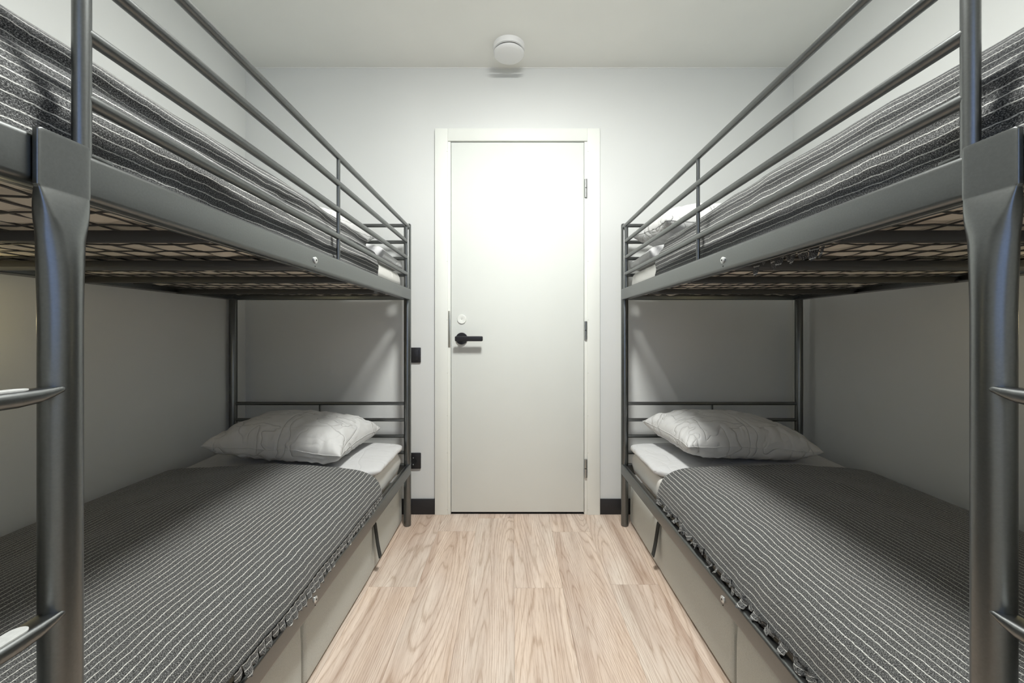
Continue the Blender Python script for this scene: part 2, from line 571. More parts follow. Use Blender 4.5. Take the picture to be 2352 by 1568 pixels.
# black skirting
def base(name, x0, x1, y0, y1):
    struct(bb(name, x0, x1, y0, y1, 0, 0.086, 'base', None, r=0.002), 'black painted skirting board')
base('baseboard_far_switch_side', XL + 0.012, -0.4415, YW - 0.012, YW)
base('baseboard_far_hinge_side', 0.4935, XR - 0.012, YW - 0.012, YW)
base('baseboard_left', XL, XL + 0.012, YB, YW)
base('baseboard_right', XR - 0.012, XR, YB, YW)
# painter's bead where walls meet ceiling
for n_, a in enumerate(((XL, XR, YW - 0.0035, YW), (XL, XL + 0.0035, YB, YW), (XR - 0.0035, XR, YB, YW))):
    struct(bb('trim_%d' % (n_ + 1), a[0], a[1], a[2], a[3], ZC - 0.0035, ZC, 'caulk'), 'thin white caulk line under the ceiling')
for n_, x_ in enumerate((XL, XR - 0.002)):
    struct(bb('trim_%d' % (n_ + 4), x_, x_ + 0.002, YW - 0.002, YW, 0.1, ZC - 0.004, 'wall'), 'painted caulk line in the wall corner')

# door -------------------------------------------------------------
door = struct(empty('door_1', (0.026, YW, 0)), 'white lacquered flush door with black lever handle')
LX0, LX1, LZ0, LZ1 = -0.349, 0.401, 0.014, 2.104
OX0, OX1, OZ1 = -0.4406, 0.4926, 2.181
YC = YW - 0.018
IX0, IX1, IZ1 = -0.367, 0.420, 2.110
bb('casing', OX0, IX0, YC, YW, 0, OZ1, 'frame', door, r=0.0025)
bb('casing', IX1, OX1, YC, YW, 0, OZ1, 'frame', door, r=0.0025)
bb('casing', IX0, IX1, YC, YW, IZ1, OZ1, 'frame', door, r=0.0025)
bb('jamb', DX0, LX0 - 0.003, YC + 0.006, YW + 0.1, 0, LZ1 + 0.004, 'frame', door, r=0.001)
bb('jamb', LX1 + 0.003, DX1, YC + 0.006, YW + 0.1, 0, LZ1 + 0.004, 'frame', door, r=0.001)
bb('jamb', DX0, DX1, YC + 0.022, YW + 0.1, LZ1 + 0.004, DZ1, 'frame', door, r=0.001)
bb('threshold', LX0 - 0.003, LX1 + 0.003, YW + 0.02, YW + 0.1, 0, 0.008, 'hole', door)
YD = YC + 0.007
leaf = bb('door_leaf', LX0, LX1, YD, YD + 0.04, LZ0, LZ1, 'door', door, r=0.0015)
# lever
hx, hz = -0.289, 0.995
lv = lathe('handle_rosette', [(0.030, 0), (0.0335, 0.001), (0.0335, 0.009), (0.0325, 0.011), (0.0, 0.011)], (hx, YD, hz), (0, -1, 0), 'black', leaf)
lathe('handle_neck', [(0.0105, 0.010), (0.0105, 0.052), (0.0, 0.053)], (hx, YD, hz), (0, -1, 0), 'black', leaf, 20)
def lever():
    rings = []
    for xx, hh, th in ((hx - 0.031, 0.008, 0.004), (hx - 0.030, 0.012, 0.006), (hx - 0.026, 0.0136, 0.0065), (hx + 0.10, 0.0142, 0.0065), (hx + 0.116, 0.0142, 0.0063), (hx + 0.1205, 0.0128, 0.0055), (hx + 0.1225, 0.0100, 0.0035)):
        rings.append([V(xx, YD - 0.056 + a, hz + b) for a, b in rrect(th, hh, min(th, hh) * 0.6)])
    loft('lever', rings, 'black', leaf)
lever()
lathe('lock_cover', [(0.0255, 0), (0.0255, 0.004), (0.0245, 0.006), (0.003, 0.0065), (0.0015, 0.0055), (0, 0.0055)], (hx, YD, hz + 0.109), (0, -1, 0), 'frame', leaf)
lathe('screw_hole', [(0.0016, 0.0), (0.0016, 0.0068), (0, 0.0068)], (hx, YD, hz + 0.109), (0, -1, 0), 'hole', leaf, 10)
bb('strike_plate', -0.3655, -0.3535, YC + 0.004, YC + 0.0062, 0.945, 1.151, 'strike', door, r=0.0005)
for zc in (1.843, 1.041, 0.262):
    h = empty('hinge', (0.4115, YC + 0.0045, zc)); h.parent = door
    h.location = Vector((0.4115, YC + 0.0045, zc)) - door.location
    for a, b2 in ((-0.052, -0.001), (0.001, 0.052)):
        lathe('knuckle', [(0.0045, a), (0.0075, a + 0.002), (0.0075, b2 - 0.001), (0.006, b2)], (0.4115, YC + 0.001, zc), (0, 0, 1), 'hinge', h, 18)
for zc in (0.03, 0.35, 0.56, 0.80, 1.10, 1.43, 1.75, 2.05):
    for xx in (-0.3705, 0.4235):
        lathe('screw_dot', [(0.0016, 0), (0.0016, 0.0006), (0, 0.0006)], (xx, YC, zc), (0, -1, 0), 'strike', door, 8)

# ================================================================== fittings
# round ceiling air valve
vx, vy = -0.021, 2.118
vent = tag(empty('ceiling_air_valve', (vx, vy, ZC)), 'round white air valve on the ceiling above the door', 'air valve')
lathe('valve_ring', [(0.070, 0), (0.083, 0.0), (0.0835, 0.018), (0.081, 0.026), (0.075, 0.029), (0.070, 0.027), (0.0, 0.024)], (vx, vy, ZC), (0, 0, -1), 'white_plastic', vent, 56)
lathe('valve_core', [(0.02, 0.024), (0.03, 0.036), (0.0, 0.036)], (vx, vy, ZC), (0, 0, -1), 'hole', vent, 32)
lathe('valve_disc', [(0.040, 0.0345), (0.0765, 0.0355), (0.0800, 0.0385), (0.0795, 0.042), (0.074, 0.0485), (0.066, 0.0525), (0.02, 0.0535), (0.0, 0.0535)], (vx, vy, ZC), (0, 0, -1), 'white_plastic', vent, 56)

# wall switch and socket
sw = tag(empty('light_switch', (-0.563, YW, 0.90)), 'black light switch plate on the wall, above the socket', 'switch')
bb('switch_plate', -0.605, -0.522, YW - 0.011, YW, 0.858, 0.944, 'black', sw, r=0.004)
bb('rocker', -0.592, -0.535, YW - 0.015, YW - 0.0095, 0.871, 0.931, 'black', sw, r=0.002)
so = tag(empty('wall_socket', (-0.563, YW, 0.30)), 'black power socket low on the wall beside the skirting', 'socket')
bb('socket_plate', -0.606, -0.521, YW - 0.012, YW, 0.257, 0.348, 'black', so, r=0.005)
lathe('socket_well', [(0.021, 0.0115), (0.0225, 0.0135), (0.0205, 0.014), (0.0195, 0.0125), (0, 0.0122)], (-0.563, YW, 0.302), (0, -1, 0), 'black', so, 28)
for dx in (-0.0095, 0.0095):
    lathe('pin_hole', [(0.003, 0.0123), (0.003, 0.0128), (0, 0.0128)], (-0.563 + dx, YW, 0.302), (0, -1, 0), 'hole', so, 10)
for dz in (-0.019, 0.019):
    bb('earth_clip', -0.565, -0.561, YW - 0.0145, YW - 0.0125, 0.302 + dz - 0.003, 0.302 + dz + 0.003, 'steel', so)

# ceiling lamp (its light stays here)
cl = tag(empty('ceiling_lamp', (LAMP_POS[0], LAMP_POS[1], ZC)), 'round white glass ceiling lamp above the aisle between the bunks', 'lamp')
lathe('lamp_base', [(0.150, 0), (0.175, 0.0), (0.176, 0.022), (0.168, 0.025), (0.0, 0.025)], (LAMP_POS[0], LAMP_POS[1], ZC), (0, 0, -1), 'white_plastic', cl, 48)
lathe('lamp_diffuser', [(0.160, 0.0255), (0.168, 0.029), (0.167, 0.034), (0.155, 0.041), (0.12, 0.047), (0.07, 0.050), (0.0, 0.051)], (LAMP_POS[0], LAMP_POS[1], ZC), (0, 0, -1), 'lamp', cl, 48)


def reading_lamp(s, x, label):
    xw = XL if s < 0 else XR
    y, z = 1.0, 1.06
    r = tag(empty('reading_lamp', (xw, y, z)), label, 'lamp', 'reading lamps over the lower bunks')
    lathe('wall_plate', [(0.0, 0.0), (0.035, 0.0), (0.035, 0.012), (0.03, 0.016), (0.0, 0.016)], (xw, y, z), (-s, 0, 0), 'black', r, 28)
    xa = xw - s * 0.015
    tube('arm', [(xa, y, z), (xa - s * 0.04, y, z), (x + s * 0.03, y, z + 0.004), (x + s * 0.022, y, z + 0.004)], 0.006, 'black', r, 12)
    lathe('lamp_collar', [(0.0, 0.0), (0.014, 0.0), (0.016, 0.012), (0.0, 0.012)], (x + s * 0.032, y, z), (-s, 0, 0), 'black', r, 20)
    vs, pr = [], []
    for k in range(15):
        a = math.pi * k / 14
        pr.append((0.024 * math.sin(a), 0.024 * (1 - math.cos(a))))
    lathe('globe', pr, (x + s * 0.022, y, z), (-s, 0, 0), 'read', r, 24)
reading_lamp(-1, -1.385, 'small warm globe reading lamp on the wall of the switch-side bunk')
reading_lamp(1, 1.450, 'small warm globe reading lamp on the wall of the hinge-side bunk')


# ================================================================== bunk beds
def bunk(s, label):
    fc = FACE[s]
    X = lambda d: s * (fc + d)                       # d: distance from the aisle face toward the wall
    root = tag(empty('bunk_bed', (X(0.48), (YF + YN) / 2, 0)), label, 'bunk bed')
    R = 0.019
    da, dw = 0.020, 0.950
    for y in (YF, YN):
        for d in (da, dw):
            lathe('leg', [(R - 0.003, 0.0), (R, 0.002), (R, 1.603), (R - 0.002, 1.608), (0.0, 1.609)], (X(d), y, 0), (0, 0, 1), 'metal', root, 28)

    def rail(z0, z1, d0, d1, y0, y1, name='side_rail'):
        hz_, hd = (z1 - z0) / 2, abs(d1 - d0) / 2
        prof = rrect(hd, hz_, 0.0085, 5)
        return loft(name, [[V(X((d0 + d1) / 2 + a), y, (z0 + z1) / 2 + b) for a, b in prof] for y in (y0, y1)], 'metal', root, angle=30)

    def lengths(z0, z1):
        rail(z0, z1, 0.0, 0.026, YN + 0.004, YF - 0.006)
        rail(z0, z1, 0.940, 0.966, YN + 0.004, YF - 0.006)
        for y in (YN, YF):       # end rails
            prof = rrect(0.0125, (z1 - z0) / 2, 0.005, 3)
            loft('end_rail', [[V(xx, y + a, (z0 + z1) / 2 + b) for a, b in prof] for xx in (X(da + 0.012), X(dw - 0.012))], 'metal', root, angle=30)
        # inner ledge that carries the mesh base
        bb('ledge', X(0.025), X(0.034), YN + 0.02, YF - 0.012, z0 + 0.001, z0 + 0.005, 'metal', root, r=0.001, seg=1)
        bb('ledge', X(0.921), X(0.941), YN + 0.02, YF - 0.012, z0 + 0.001, z0 + 0.005, 'metal', root, r=0.001, seg=1)
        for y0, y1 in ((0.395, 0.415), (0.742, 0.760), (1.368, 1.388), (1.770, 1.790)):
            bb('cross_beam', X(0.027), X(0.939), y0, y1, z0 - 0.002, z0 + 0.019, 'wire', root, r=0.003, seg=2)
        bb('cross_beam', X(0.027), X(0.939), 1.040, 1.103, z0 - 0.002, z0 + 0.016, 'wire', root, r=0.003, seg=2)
        # joint bolt
        yb = 1.107; zb = (z0 + z1) / 2 - 0.002
        lathe('bolt', [(0.0092, 0), (0.0092, 0.002), (0.007, 0.0036), (0.003, 0.0038), (0.0028, 0.0025), (0, 0.0025)], (X(0), yb, zb), (-s, 0, 0), 'steel', root, 22)
        lathe('bolt_socket', [(0.0028, 0.002), (0.0028, 0.0042), (0, 0.0042)], (X(0), yb, zb), (-s, 0, 0), 'hole', root, 6)
        lathe('pilot_hole', [(0.0017, 0), (0.0017, 0.0006), (0, 0.0006)], (X(0), yb, zb - 0.0165), (-s, 0, 0), 'hole', root, 10)
    lengths(ZU0, ZU1)
    lengths(ZL0, ZL1)

    # wire mesh base of the upper berth
    zw = 1.2235
    k = 0
    y = 0.17
    while y < 2.13:
        pts = []
        for q in range(0, 27):
            d = 0.030 + 0.906 * q / 26
            pts.append((X(d), y + 0.0035 * math.sin(q * 2.9 + k) + 0.002 * nz(q * 0.7, k * 3.1), zw + 0.0012 * math.sin(q * 1.7 + k)))
        tube('mesh_wire', pts, 0.0019, 'wire', root, 5)
        y += 0.078; k += 1
    for q in range(13):
        d = 0.062 + 0.0705 * q
        pts = []
        n = 52
        for j in range(n + 1):
            yy = 0.15 + 1.98 * j / n
            ph = (yy - 0.17) / 0.078
            zig = (1 if int(math.floor(ph)) % 2 else -1) * 0.0045 * math.sin(math.pi * (ph % 1.0))
            pts.append((X(d + zig), yy, zw + 0.003))
        tube('mesh_wire', pts, 0.0019, 'wire', root, 5)

    # headboards
    for y in (YF, YN):
        for z in (1.600, 1.512, 1.424, 1.336):
            tube('headboard_bar', [(X(da + 0.012), y, z), (X(dw - 0.012), y, z)], 0.0095, 'metal', root)
        for z in (0.651, 0.564, 0.477, 0.389):
            tube('headboard_bar', [(X(da + 0.012), y, z), (X(dw - 0.012), y, z)], 0.0090, 'metal', root)
        for z0, z1 in ((1.262, 1.596), (0.330, 0.647)):
            tube('headboard_post', [(X(0.487), y, z0), (X(0.487), y, z1)], 0.0058, 'metal', root, 10)

    # guard rail along the aisle
    dg = 0.012
    yn = 0.519
    path = [(X(dg), yn, ZU1 - 0.002), (X(dg), yn, 1.535)]
    for a in range(1, 9):
        t = math.radians(90 * a / 8)
        path.append((X(dg), yn + 0.055 * (1 - math.cos(t)), 1.535 + 0.055 * math.sin(t)))
    path += [(X(dg), 1.28, 1.590), (X(dg), 2.100, 1.590), (X(dg), 2.135, 1.590)]
    tube('guard_frame', path, 0.0095, 'metal', root, 20)
    for z in (1.505, 1.421, 1.336):
        tube('guard_bar', [(X(dg), yn, z), (X(dg), 2.100, z)], 0.0094, 'metal', root, 18)
    tube('guard_post', [(X(dg), 2.100, ZU1 - 0.002), (X(dg), 2.100, 1.586)], 0.0085, 'metal', root, 16)
    tube('guard_post', [(X(dg), 1.282, ZU1 - 0.002), (X(dg), 1.282, 1.586)], 0.0058, 'metal', root, 12)
    bb('weld_tab', X(0.004), X(0.020), 0.506, 0.552, ZU1 - 0.001, ZU1 + 0.0035, 'metal', root, r=0.0015)

    # ladder: upright pressed flat where it meets the rails
    yu = 0.483

    def section(z):
        def flat_amt(z):
            if z >= 1.201: return 0.0
            if z > 1.05: return min(1.0, (1.201 - z) / 0.12)
            if z > 0.43: return 1.0
            if z > 0.337: return (z - 0.337) / 0.093
            return 0.0
        t = flat_amt(z)
        tx = 1 - (1 - t) ** 3 if t > 0 else 0
        ty = min(1, t * 2.2)
        hx_ = 0.0042 + (0.019 - 0.0042) * tx
        t2 = max(0.0, min(1.0, (1.201 - z) / 0.151)) if z > 0.7 else t
        hy_ = 0.0290 if t == 0 else 0.019 + 0.0088 * (1 - t2) ** 1.7
        cd = -0.0042 + (-0.0015 + 0.0042) * tx
        n = 2.0 + 5.0 * (1 - ty) ** 1.5
        out = []
        for k in range(40):
            a = 2 * math.pi * (k + 0.5) / 40
            ca, sa = math.cos(a), math.sin(a)
            ex = math.copysign(abs(ca) ** (2 / n), ca) * hx_
            ey = math.copysign(abs(sa) ** (2 / n), sa) * hy_
            out.append(V(X(cd + ex), yu + ey, z))
        return out
    zs = [0.268, 0.272, 0.337, 0.340, 0.35, 0.365, 0.385, 0.41, 0.43, 0.7, 0.95, 1.05, 1.07, 1.09, 1.11, 1.13, 1.145, 1.155, 1.163, 1.170, 1.176, 1.182, 1.187, 1.191, 1.195, 1.1985, 1.2005, 1.2015, 1.2025, 1.262, 1.2655, 1.267]
    rings = []
    for z in zs:
        rg = section(z)
        if z > 1.266 or z < 0.270:
            c = sum(rg, Vector()) / len(rg)
            rg = [c + (p - c) * 0.93 for p in rg]
            for p in rg: p.z = z
        rings.append(rg)
    loft('ladder_upright', rings, 'metal', root, angle=50)
    for zr in (0.962, 0.700, 0.438):
        rr = []
        d_ax = -0.006
        for yy, hw, hh, dz in ((0.128, 0.004, 0.004, 0.003), (0.134, 0.012, 0.007, 0.001), (0.165, 0.0150, 0.0092, 0), (0.430, 0.0150, 0.0092, 0), (0.450, 0.0145, 0.0080, 0.001),
                           (0.462, 0.0135, 0.0058, 0.003), (0.470, 0.0125, 0.0040, 0.005), (0.477, 0.0115, 0.0030, 0.006), (0.4795, 0.009, 0.0018, 0.0065)):
            rr.append([V(X(d_ax + a), yy, zr + dz + b) for a, b in rrect(hw, hh, min(hw, hh) * 0.92, 5)])
        rung = loft('ladder_rung', rr, 'metal', root)
        prof = [(X(d_ax + a * 1.0), b) for a, b in []]
        pad = []
        for k in range(28):
            a = 2 * math.pi * k / 28
            ex = math.copysign(abs(math.cos(a)) ** 1.0, math.cos(a)) * 0.0095
            yy = 0.30 + math.copysign(0.135, math.sin(a)) + math.sin(a) * 0.0095
            pad.append((X(d_ax + ex), yy))
        loft('tread_pad', [[V(a, b, zr + 0.0085) for a, b in pad], [V(a, b, zr + 0.0102) for a, b in pad]], 'pad', rung)
    return root


bedL = bunk(-1, 'grey metal bunk bed on the handle side of the door, beside the light switch')
bedR = bunk(1, 'grey metal bunk bed on the hinge side of the door, opposite the light switch')


# ================================================================== bedding
def mattress(s, zr, upper, label):
    fc = FACE[s]; X = lambda d: s * (fc + d)
    z0 = (1.231 if upper else zr - 0.036); z1 = zr + 0.075
    d0, d1 = 0.050, 0.918
    y0, y1 = 0.145, 2.126
    nx = 110 if upper else 24
    ny = 240 if upper else 60
    top, side = 24, 8
    ring_n = nx + 2 * side + top
    rings = []; um = []
    seed = 3.1 * s + (7 if upper else 0)
    for j in range(ny + 1):
        y = y0 + (y1 - y0) * j / ny
        e = min(1.0, min(y - y0, y1 - y) / 0.03)
        sq = math.sqrt(max(0.0, 1 - (1 - e) ** 2))
        hz_ = (z1 - z0) / 2 * (0.55 + 0.45 * sq); zc = (z0 + z1) / 2 if not upper else z0 + (z1 - z0) / 2
        rg = []
        for k in range(nx):                       # bottom, from aisle to wall
            f = k / (nx - 1); d = d0 + 0.018 + (d1 - d0 - 0.036) * f
            z = zc - hz_
            if upper:
                bx = abs(math.sin(math.pi * (d - 0.062) / 0.0705)); by = abs(math.sin(math.pi * (y - 0.17) / 0.078))
                edge = min(min(1, max(0, abs(y - yb_) - hb_) / 0.012) for yb_, hb_ in ((0.405, 0.013), (0.751, 0.012), (1.0715, 0.035), (1.378, 0.013), (1.78, 0.013))) * min(1, min(d - d0, d1 - d) / 0.05) * min(1, min(y - y0, y1 - y) / 0.05)
                z -= edge * (0.013 * (max(0, bx - 0.22) * max(0, by - 0.12) / 0.69) ** 0.6 * (0.75 + 0.6 * nz(d * 9, y * 9, seed)) - 0.001)
            rg.append((d, z))
        for k in range(side):                     # wall side
            a = math.pi * (k + 0.5) / side - math.pi / 2
            rg.append((d1 - 0.018 + 0.018 * math.cos(a) ** 0.5, zc + hz_ * math.sin(a)))
        for k in range(top):
            f = k / (top - 1); d = d1 - 0.018 - (d1 - d0 - 0.036) * f
            rg.append((d, zc + hz_))
        for k in range(side):
            a = math.pi / 2 - math.pi * (k + 0.5) / side
            pl = 0.0
            if upper and s < 0 and y > 1.5:
                pl = 0.0028 * math.sin(y * 330 + 3 * nz(y * 12, k * .4, 2)) * (0.6 + 0.5 * nz(y * 20, k * 0.3, 5))
            else:
                pl = 0.003 * nz(y * 16 + k * 0.35, k * 0.5, seed)
            rg.append((d0 + 0.018 - 0.018 * math.cos(a) ** 0.5 - pl, zc + hz_ * math.sin(a)))
        if j in (0, ny):
            pass
        rings.append([V(X(d), y, z) for d, z in rg])
    vs = [v for r in rings for v in r]; fs = []; mi = []
    for i in range(ny):
        for k in range(ring_n):
            k2 = (k + 1) % ring_n
            fs.append([i * ring_n + k, i * ring_n + k2, (i + 1) * ring_n + k2, (i + 1) * ring_n + k])
            mi.append(1 if k < nx - 1 else 0)
    fs.append(list(range(ring_n))[::-1]); fs.append([ny * ring_n + k for k in range(ring_n)]); mi += [0, 0]
    ctr = V(X((d0 + d1) / 2), (y0 + y1) / 2, z0)
    o = obj('mattress', [v - ctr for v in vs], fs, 'sheet', None, mats=['sheet', 'ticking'], midx=mi)
    o.location = ctr
    fix_normals(o)
    return tag(o, label, 'mattress', 'mattresses in fitted sheets')


def blanket_profile(s, upper):
    """control points (d, z) from the wall edge over the top to the aisle edge"""
    if upper:
        zt = 1.470 if s < 0 else 1.463
        return [(0.952, 1.30), (0.950, 1.36), (0.93, 1.41), (0.86, zt - 0.006), (0.65, zt + 0.006), (0.40, zt + 0.008), (0.22, zt + 0.002), (0.13, zt - 0.006), (0.085, zt - 0.030), (0.055, 1.385), (0.036, 1.34), (0.032, 1.30), (0.031, 1.262), (0.031, 1.238)]
    if s < 0:
        return [(0.955, 0.350), (0.950, 0.400), (0.925, 0.440), (0.84, 0.470), (0.60, 0.486), (0.36, 0.488), (0.17, 0.480), (0.09, 0.464), (0.042, 0.436), (0.020, 0.410), (0.008, 0.384), (0.001, 0.360)]
    return [(0.955, 0.350), (0.950, 0.400), (0.925, 0.440), (0.84, 0.470), (0.60, 0.486), (0.36, 0.488), (0.17, 0.480), (0.10, 0.464), (0.058, 0.436), (0.036, 0.400), (0.026, 0.365), (0.022, 0.338)]


def blanket(s, upper, label):
    fc = FACE[s]; X = lambda d: s * (fc + d)
    P0 = blanket_profile(s, upper)
    tuck = blanket_profile(1, False)
    na, ny = 130, 190
    y0 = 0.175
    ye = 1.700 if upper else 1.650
    seed = 11.3 * (s + 2) + (40 if upper else 0)
    vs = []; uvs = []
    prof0, L0 = sample_curve(P0, na)
    proft, Lt = sample_curve(tuck, na)
    edge_pts = []
    for j in range(ny + 1):
        v = j / ny
        row = []
        for i in range(na + 1):
            f = i / na
            d, z = prof0[i]
            droop = 0.030 * sstep((0.16 - d) / 0.16) if d < 0.16 else 0.0
            yend = ye + droop + 0.006 * nz(f * 6, seed)
            y = y0 + (yend - y0) * v
            if s < 0 and not upper:
                t = sstep((0.78 - y) / 0.13)
                d = d + (proft[i][0] - d) * t; z = z + (proft[i][1] - z) * t
            # soft undulation of the bedding below
            topw = sstep((z - (1.36 if upper else 0.43)) / 0.06)
            z += topw * (0.011 * nz(d * 3.2, y * 2.0, seed) + 0.005 * nz(d * 8, y * 6, seed + 5) + 0.002 * nz(d * 22, y * 16, seed + 9))
            sidew = 1 - topw
            if d < 0.2:
                amp = 0.012 if upper else 0.005
                if upper:
                    # long soft creases running with the bed
                    dd = amp * nz(y * 1.7, z * 26, seed) + 0.006 * nz(y * 6, z * 40, seed + 2)
                    d += max(-0.004, dd + 0.002) * (1 if z > 1.275 else 0.3)
                    if s < 0:
                        cr = math.exp(-((z - (1.392 + 0.02 * nz(y * 2.2, 3.0, seed))) / 0.012) ** 2)
                        d += 0.016 * cr
                else:
                    d += sidew * (amp * nz(y * 4.5, z * 14, seed) + 0.003 * nz(y * 14, z * 20, seed + 3))
                    if s < 0:
                        pass
            vs.append(V(X(d), y, z)); uvs.append((f * L0, y))
        edge_pts.append(vs[-1])
    fs = []
    w = na + 1
    for j in range(ny):
        for i in range(na):
            fs.append([j * w + i, j * w + i + 1, (j + 1) * w + i + 1, (j + 1) * w + i])
    ctr = V(X(0.48), (y0 + ye) / 2, 1.26 if upper else 0.33)
    o = obj('blanket', [v - ctr for v in vs], fs, 'blanket', None, uvs=uvs, angle=0)
    o.location = ctr
    md = o.modifiers.new('cloth', 'SOLIDIFY'); md.thickness = 0.003; md.offset = 1.0 if s > 0 else -1.0
    tag(o, label, 'blanket', 'striped wool blankets')
    # fringe
    fringe(o, s, upper, edge_pts, L0, X, ye, seed)
    return o


def tab_mesh(name, L, wd, ln, curl, seed):
    vs = []; uv = []; fs = []
    n, m = 6, 7
    for j in range(m + 1):
        g = j / m
        half = wd / 2 * (1.0 if g < 0.6 else math.sqrt(max(0.03, 1 - ((g - 0.6) / 0.4) ** 2)))
        for i in range(n + 1):
            f = i / n * 2 - 1
            vs.append((f * half, 0.0022 * (1 - f * f) + curl * g * g + 0.0015 * nz(f * 2 + seed, g * 3), -g * ln))
            uv.append((L + g * ln, f * half + seed))
    for j in range(m):
        for i in range(n):
            a = j * (n + 1) + i
            fs.append([a, a + 1, a + n + 2, a + n + 1])
    me = bpy.data.meshes.new(name); me.from_pydata(vs, [], fs); me.update()
    ul = me.uv_layers.new(name='UVMap')
    for lp in me.loops:
        ul.data[lp.index].uv = uv[lp.vertex_index]
    me.materials.append(M['blanket'])
    me.polygons.foreach_set('use_smooth', [True] * len(me.polygons))
    return me


def fringe(bl, s, upper, edge, L0, X, ye, seed):
    rnd = random.Random(int(seed * 10))
    meshes = [tab_mesh('fringe_tab', L0, 0.0228, 0.027 + 0.003 * k, 0.002 * k, k * 1.7 + seed) for k in range(4)]

    def at_y(y):
        for a, b in zip(edge, edge[1:]):
            if a.y <= y <= b.y:
                return a + (b - a) * ((y - a.y) / max(1e-6, b.y - a.y))
        return edge[-1] if y > edge[-1].y else edge[0]

    def put(p, rot, sc):
        t = bpy.data.objects.new('fringe_tab', rnd.choice(meshes)); COL.objects.link(t)
        t.parent = bl; t.location = p - bl.location
        t.rotation_euler = rot; t.scale = sc
    # local +y of a tab must face the aisle
    face = math.pi / 2 if s < 0 else -math.pi / 2
    face = -face
    if upper:
        if s > 0:
            for y in (0.800, 0.824, 0.862, 0.885, 0.905, 0.93, 0.958, 0.99, 1.02):
                put(V(X(0.0405), y, 1.220 + rnd.uniform(-0.004, 0.006)), (rnd.uniform(-0.1, 0.1), rnd.uniform(-0.2, 0.2), face + rnd.uniform(-0.5, 0.5)), (rnd.uniform(0.6, 1.0), 1, rnd.uniform(1.0, 1.35)))
        return
    y = 0.80 if s < 0 else 0.62
    while y < ye + 0.018:
        p = at_y(y)
        if s < 0:
            far = sstep((y - 1.25) / 0.3)
            put(V(p.x - s * 0.001, y, p.z + 0.003), (rnd.uniform(0.06, 0.18), rnd.uniform(-0.08, 0.08) + 0.05, face + rnd.uniform(-0.04, 0.04)), (rnd.uniform(0.98, 1.06) * (1 - 0.25 * far * rnd.random()), 1.0, rnd.uniform(0.85, 1.05) * (1 - 0.2 * far)))
        else:
            put(V(p.x + s * rnd.uniform(-0.006, 0.004), y, p.z + 0.012 + rnd.uniform(0, 0.005)), (rnd.uniform(-0.15, 0.35), rnd.uniform(-0.5, 0.5), face + rnd.uniform(-0.9, 0.9)), (rnd.uniform(0.85, 1.25), rnd.uniform(1.0, 3.0), rnd.uniform(0.50, 0.78)))
        y += 0.0238 if s < 0 else rnd.uniform(0.016, 0.026)


def duvet(s, upper, label):
    """flat folded duvet that lies between mattress and blanket and shows at the pillow end"""
    fc = FACE[s]; X = lambda d: s * (fc + d)
    zr = ZU1 if upper else ZL1
    zb = zr + 0.076
    ztop = (1.464 if upper else 0.485) - 0.034
    seed = 5.7 * (s + 3) + (20 if upper else 0)
    y0, y1 = 0.19, 2.112
    ny, nt = 120, 44
    rings = []
    for j in range(ny + 1):
        y = y0 + (y1 - y0) * j / ny
        g = sstep((y - (1.725 if upper else 1.68)) / 0.07)
        d0 = (0.125 if upper else 0.098) + (0.030 - (0.125 if upper else 0.098)) * g; d1 = 0.890
        zt = ztop + (zr + 0.128 - ztop) * sstep((y - 1.70) / 0.35)
        if upper:
            zt = ztop + (zr + 0.150 - ztop) * sstep((y - 1.72) / 0.3)
        e = min(1.0, min(y - y0, y1 - y) / 0.035); sq = math.sqrt(max(0.0, 1 - (1 - e) ** 2))
        hz_ = (zt - zb) / 2 * (0.3 + 0.7 * sq); zc = (zt + zb) / 2
        hd = (d1 - d0) / 2 - 0.02 * (1 - sq); dc = (d0 + d1) / 2
        rg = []
        for k in range(nt):
            a = 2 * math.pi * (k + 0.5) / nt
            ca, sa = math.cos(a), math.sin(a)
            d = dc + math.copysign(abs(ca) ** 0.34, ca) * hd
            fz = math.copysign(abs(sa) ** 0.62, sa)
            z = zc + fz * hz_
            if sa > 0:
                z += 0.35 * sa * (0.010 * nz(d * 5, y * 5, seed) + 0.006 * nz(d * 13, y * 17, seed + 3))
                if upper and g > 0: z -= 0.0
            # the edge toward the aisle rises and sags a little
            if d < 0.08:
                d += 0.004 * nz(y * 11, fz * 2, seed) * g
            rg.append(V(X(d), y, max(z, zb)))
        rings.append(rg)
    ctr = V(X(0.48), (y0 + y1) / 2, zb)
    o = loft('duvet', [[p - ctr for p in r] for r in rings], 'duvet', None, angle=0)
    o.location = ctr
    return tag(o, label, 'duvet', 'folded duvets under the blankets')


